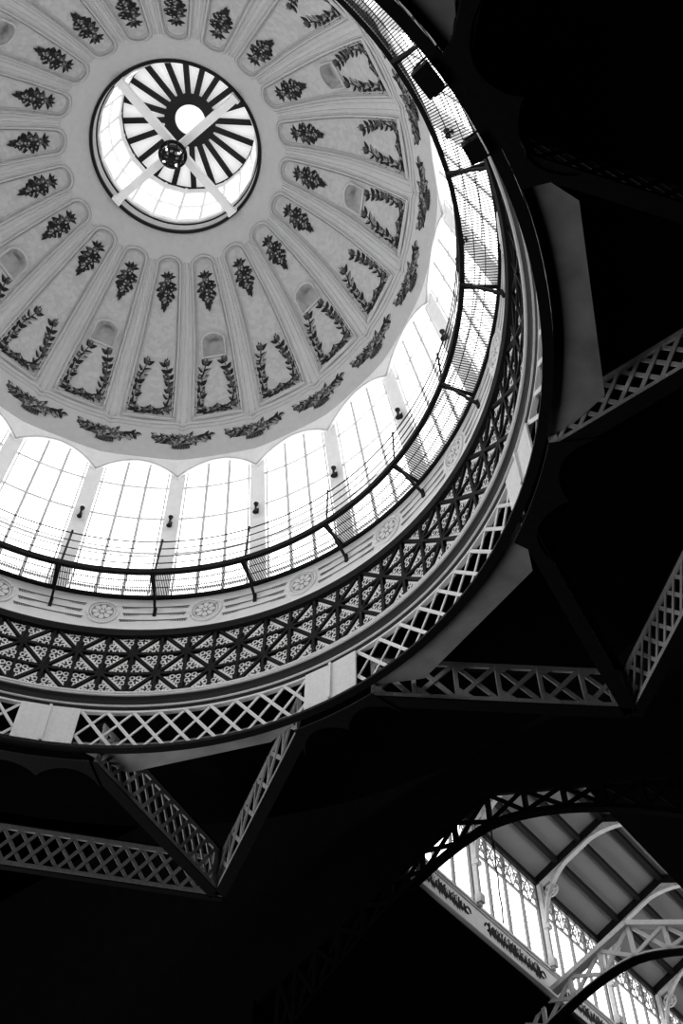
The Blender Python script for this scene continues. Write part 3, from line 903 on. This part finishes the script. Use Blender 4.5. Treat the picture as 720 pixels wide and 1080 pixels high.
purlin('dark roof purlin, first above the clerestory windows', 2.0)
purlin('dark roof purlin, second above the clerestory windows', 1.0)
purlin('dark ridge beam along the crown of the nave roof', 0.0, .22, .2, 'ridge_beam')
purlin('dark purlin on the far slope, first past the ridge', -1.0)
purlin('dark purlin on the far slope, second past the ridge', -2.0)

# clerestory sides
ZS0, ZS1, ZW1 = 18.70, 19.72, 22.95
def clerestory(sg, far):
    v0 = 3.0*sg
    names = 'left' if sg > 0 else 'right'
    b = MB()
    fb = empty('sill_frieze', nv(17,v0,ZS0)); o0 = fb.location.copy()
    tag(fb, 'pale moulded sill beam with dark scrolls under the clerestory windows' if sg > 0 else 'sill beam under the hidden right clerestory', 'sill beam')
    def put(bb, nm, m, par=fb, oo=None):
        o = bb.build(nm, m); o.data.transform(Matrix.Translation(-(oo or o0))); o.parent = par; return o
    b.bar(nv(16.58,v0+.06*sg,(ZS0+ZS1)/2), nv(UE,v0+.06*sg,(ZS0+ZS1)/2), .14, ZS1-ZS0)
    put(b, 'board', M['cream' if sg > 0 else 'dark'])  # right side coloured black as painted shade; its twin is cream
    b = MB()
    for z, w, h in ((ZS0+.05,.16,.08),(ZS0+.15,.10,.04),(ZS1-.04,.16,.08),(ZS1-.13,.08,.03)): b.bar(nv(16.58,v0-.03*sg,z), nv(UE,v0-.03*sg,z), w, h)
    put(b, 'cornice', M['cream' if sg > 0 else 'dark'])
    for i, p in enumerate(PL[:-1] if sg > 0 else []):
        # painted scroll between posts
        b = MB(); off = v0-.016*sg; rr = random.Random(5+i)
        zc_ = (ZS0+ZS1)/2+.02
        x0, x1 = max(16.9, p+.35), p+3.95
        nn = int((x1-x0)/.085)
        for j in range(nn):
            x = x0+.3+(x1-x0-.6)*j/nn; h_ = rr.uniform(.16, .31); t = rr.uniform(-.9, .9)
            pts = [(x-.05,-h_*.6),(x+.05*t,-h_),(x+.06,-h_*.3),(x+.10*t,h_*.3),(x+.05,h_),(x-.04,h_*.7),(x-.06,.0)]
            b.add([nv(a,off,zc_+c) for a, c in pts], [tuple(range(7))])
        for e, sd_ in ((x0+.2, -1), (x1-.2, 1)):
            b.tube([nv(e+sd_*(.17*math.cos(t)*(1-t/9)), off, zc_-.02+.17*math.sin(t)*(1-t/9)) for t in [q*.35 for q in range(16)]], .035, 5)
        put(b, 'painted_scroll', M['frieze'])
    for i in range(len(PL)-1):
        p0_, p1_ = max(16.58, PL[i]), PL[i+1]
        n_ = 21+i+(0 if sg > 0 else 7)
        w = empty('window_%d' % n_, nv((p0_+p1_)/2, v0, ZS1)); oo = w.location.copy()
        if sg > 0:
            lab = ['bright clerestory window half hidden by the nearest arch', 'bright clerestory window left of the first scroll bracket', 'bright clerestory window left of the pale arch', 'bright clerestory window just past the pale arch', 'farther clerestory window at the lower right corner', 'clerestory window beyond the right edge', 'last clerestory window at the far end'][i]
        else: lab = 'clerestory window on the hidden right side of the nave'
        tag(w, lab, 'window', 'clerestory windows of the nave', 'structure')
        b = MB()
        for j in range(4):
            x = PL[i]+4.3*j/4
            if x < 16.7 : continue
            b.bar(nv(x,v0+.05*sg,ZS1), nv(x,v0+.05*sg,ZW1), .09 if j else .14, .09, up=V_)
            if j:
                for q in range(16): b.bar(nv(x-.05,v0-.0*sg,ZS1+.1+q*.2), nv(x+.05,v0-.0*sg,ZS1+.18+q*.2), .03, .03)
        zt = 21.95
        b.bar(nv(p0_,v0+.05*sg,zt), nv(p1_,v0+.05*sg,zt), .07, .07); b.bar(nv(p0_,v0+.05*sg,ZW1-.05), nv(p1_,v0+.05*sg,ZW1-.05), .1, .14)
        b.bar(nv(p0_,v0+.05*sg,ZS1+.03), nv(p1_,v0+.05*sg,ZS1+.03), .1, .08)
        put(b, 'window_frame', M['bar'], w, oo)
        b = MB()
        for j in range(8):
            xa, xb = PL[i]+4.3*j/8, PL[i]+4.3*(j+1)/8
            if xa < 16.58: continue
            for (za, zb) in ((zt, ZW1-.1), (ZW1-.1, zt)): b.bar(nv(xa,v0+.03*sg,za), nv(xb,v0+.03*sg,zb), .03, .045, up=V_)
            xm = (xa+xb)/2; zm = (zt+ZW1-.1)/2
            b.tube([nv(xm+.2*math.cos(2*PI*q/14), v0+.02*sg, zm+.2*math.sin(2*PI*q/14)) for q in range(14)], .025, 5, closed=True)
        put(b, 'fretwork', M['bar'], w, oo)
        b = MB(); b.add([nv(p0_,v0+.12*sg,ZS1), nv(p1_,v0+.12*sg,ZS1), nv(p1_,v0+.12*sg,ZW1), nv(p0_,v0+.12*sg,ZW1)], [(0,1,2,3)])
        put(b, 'window_pane', M['cpane'], w, oo)
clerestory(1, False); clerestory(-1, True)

# posts and bracketed roof trusses
def roof_truss(label, u):
    g = empty('roof_truss', nv(u,3.0,ZS1)); o0 = g.location.copy(); tag(g, label, 'roof truss', 'bracketed roof trusses of the nave')
    def put(bb, nm, m):
        o = bb.build(nm, m); o.data.transform(Matrix.Translation(-o0)); o.parent = g
    b = MB()
    for sg in (1, -1): b.bar(nv(u,sg*3.0,zroof(3.0)-.14), nv(u,0,zroof(0)-.14), .26, .28)
    put(b, 'rafter', M['dark'])
    for sg in (1, -1):
        b = MB(); b.bar(nv(u,sg*2.86,ZS1-.1), nv(u,sg*2.86,zroof(2.86)-.3), .15, .15, up=V_); b.bar(nv(u,sg*2.82,ZS1), nv(u,sg*2.82,ZS1+.3), .24, .22, up=V_)
        b.bar(nv(u,sg*2.80,21.1), nv(u,sg*2.80,21.25), .24, .24, up=V_)
        put(b, 'post', M['pale'])
    for sg in (1, -1):
        b = MB()
        def arcp(t):       # quarter-ellipse bracket from the post up to the ridge
            th = t*PI/2; v = 2.78*math.cos(th)**1.0; z = 21.3+(zroof(0)-.55-21.3)*math.sin(th)
            return v, z
        pts = [arcp(i/18) for i in range(19)]
        for (va, za), (vb, zb) in zip(pts, pts[1:]):
            b.bar(nv(u,sg*va,za), nv(u,sg*vb,zb), .20, .07)
        rp = [(v, zroof(v)-.34) for v, z in pts]
        for (va, za), (vb, zb) in zip(rp, rp[1:]): 
            if va-vb > .01: b.bar(nv(u,sg*va,za), nv(u,sg*vb,zb), .20, .07)
        # pierced plate: solid web between arc and rafter except round the scrolls
        for i in range(18):
            (va, za), (vb, zb) = pts[i], pts[i+1]
            if 1 < i < 6 or i in (9, 14): continue
            b.hexa([nv(u-.03,sg*va,za),nv(u+.03,sg*va,za),nv(u+.03,sg*vb,zb),nv(u-.03,sg*vb,zb),nv(u-.03,sg*va,rp[i][1]),nv(u+.03,sg*va,rp[i][1]),nv(u+.03,sg*vb,rp[i+1][1]),nv(u-.03,sg*vb,rp[i+1][1])])
        c = (2.42, 22.45)
        for r_ in (.24, .13): b.tube([nv(u, sg*(c[0]+r_*math.cos(2*PI*q/16)), c[1]+r_*math.sin(2*PI*q/16)) for q in range(16)], .035, 5, closed=True)
        for q in range(3):
            a = q*PI/3; b.bar(nv(u,sg*(c[0]+.24*math.cos(a)),c[1]+.24*math.sin(a)), nv(u,sg*(c[0]-.24*math.cos(a)),c[1]-.24*math.sin(a)), .04, .04)
        put(b, 'scroll_bracket', M['pale'])
labs = ['bracketed roof truss nearest, tucked behind the black arch', 'bracketed roof truss meeting the pale arch, with scroll at its foot', 'bracketed roof truss behind the pale arch at the right edge', 'bracketed roof truss deeper in the nave', 'bracketed roof truss fifth from the crossing', 'bracketed roof truss sixth from the crossing']
for i in range(6): roof_truss(labs[i], PL[i+1])

# thin cord hanging from the nearest arch
b = MB(); cp = [nv(16.4, .0, 18.70-.1*i+0.0) for i in range(0, 30)]
cp = [p+V_*(.012*math.sin(i*.7)) for i, p in enumerate(cp)]
b.tube(cp, .02, 5); b.tube([cp[5]+Vector((0,0,.03)), cp[5]-Vector((0,0,.12))], .045, 6)
o = b.build('hanging_cord', M['dark'], origin=cp[0]); tag(o, 'thin dark cord hanging from the arch before the bright windows', 'cord')

# ------------------------------------------------------------------ added fill lamp standing in for unseen hall daylight
def hall(loc, target, sx, sy, watts):
    l = bpy.data.lights.new('hall_fill', 'AREA'); l.shape = 'RECTANGLE'; l.size = sx; l.size_y = sy; l.energy = watts
    o = bpy.data.objects.new('hall_fill', l); COL.objects.link(o); o.location = loc
    o.rotation_euler = (Vector(target)-Vector(loc)).to_track_quat('-Z', 'Y').to_euler()
hall(pol(-4.2, 22, 1), pol(2, 10, 19), 30, 18, 4500)
# ------------------------------------------------------------------ world, camera, view
wd = bpy.data.worlds.new('World'); S.world = wd; wd.use_nodes = True
wd.node_tree.nodes['Background'].inputs['Color'].default_value = (0, 0, 0, 1)
cam = bpy.data.cameras.new('camera'); co = bpy.data.objects.new('camera', cam); COL.objects.link(co)
cam.sensor_fit = 'VERTICAL'; cam.sensor_height = 36; cam.lens = 1106.692/1080*36
cam.clip_start = .1; cam.clip_end = 300
def rotv(v):
    t = math.sqrt(sum(x*x for x in v)); k = [x/t for x in v]
    K = Matrix(((0,-k[2],k[1]),(k[2],0,-k[0]),(-k[1],k[0],0)))
    return Matrix.Identity(3)+K*math.sin(t)+(K@K)*(1-math.cos(t))
R = rotv((.20088452, .78706733, -2.50628993))
rt, dn, fw = R[0], R[1], R[2]
mw = Matrix(((rt[0], -dn[0], -fw[0], 0), (rt[1], -dn[1], -fw[1], 12.21851888), (rt[2], -dn[2], -fw[2], 0), (0,0,0,1)))
co.matrix_world = mw
S.camera = co
S.view_settings.view_transform = 'Standard'; S.view_settings.look = 'None'
S.view_settings.gamma = 1; S.view_settings.exposure = 0; S.view_settings.use_curve_mapping = False
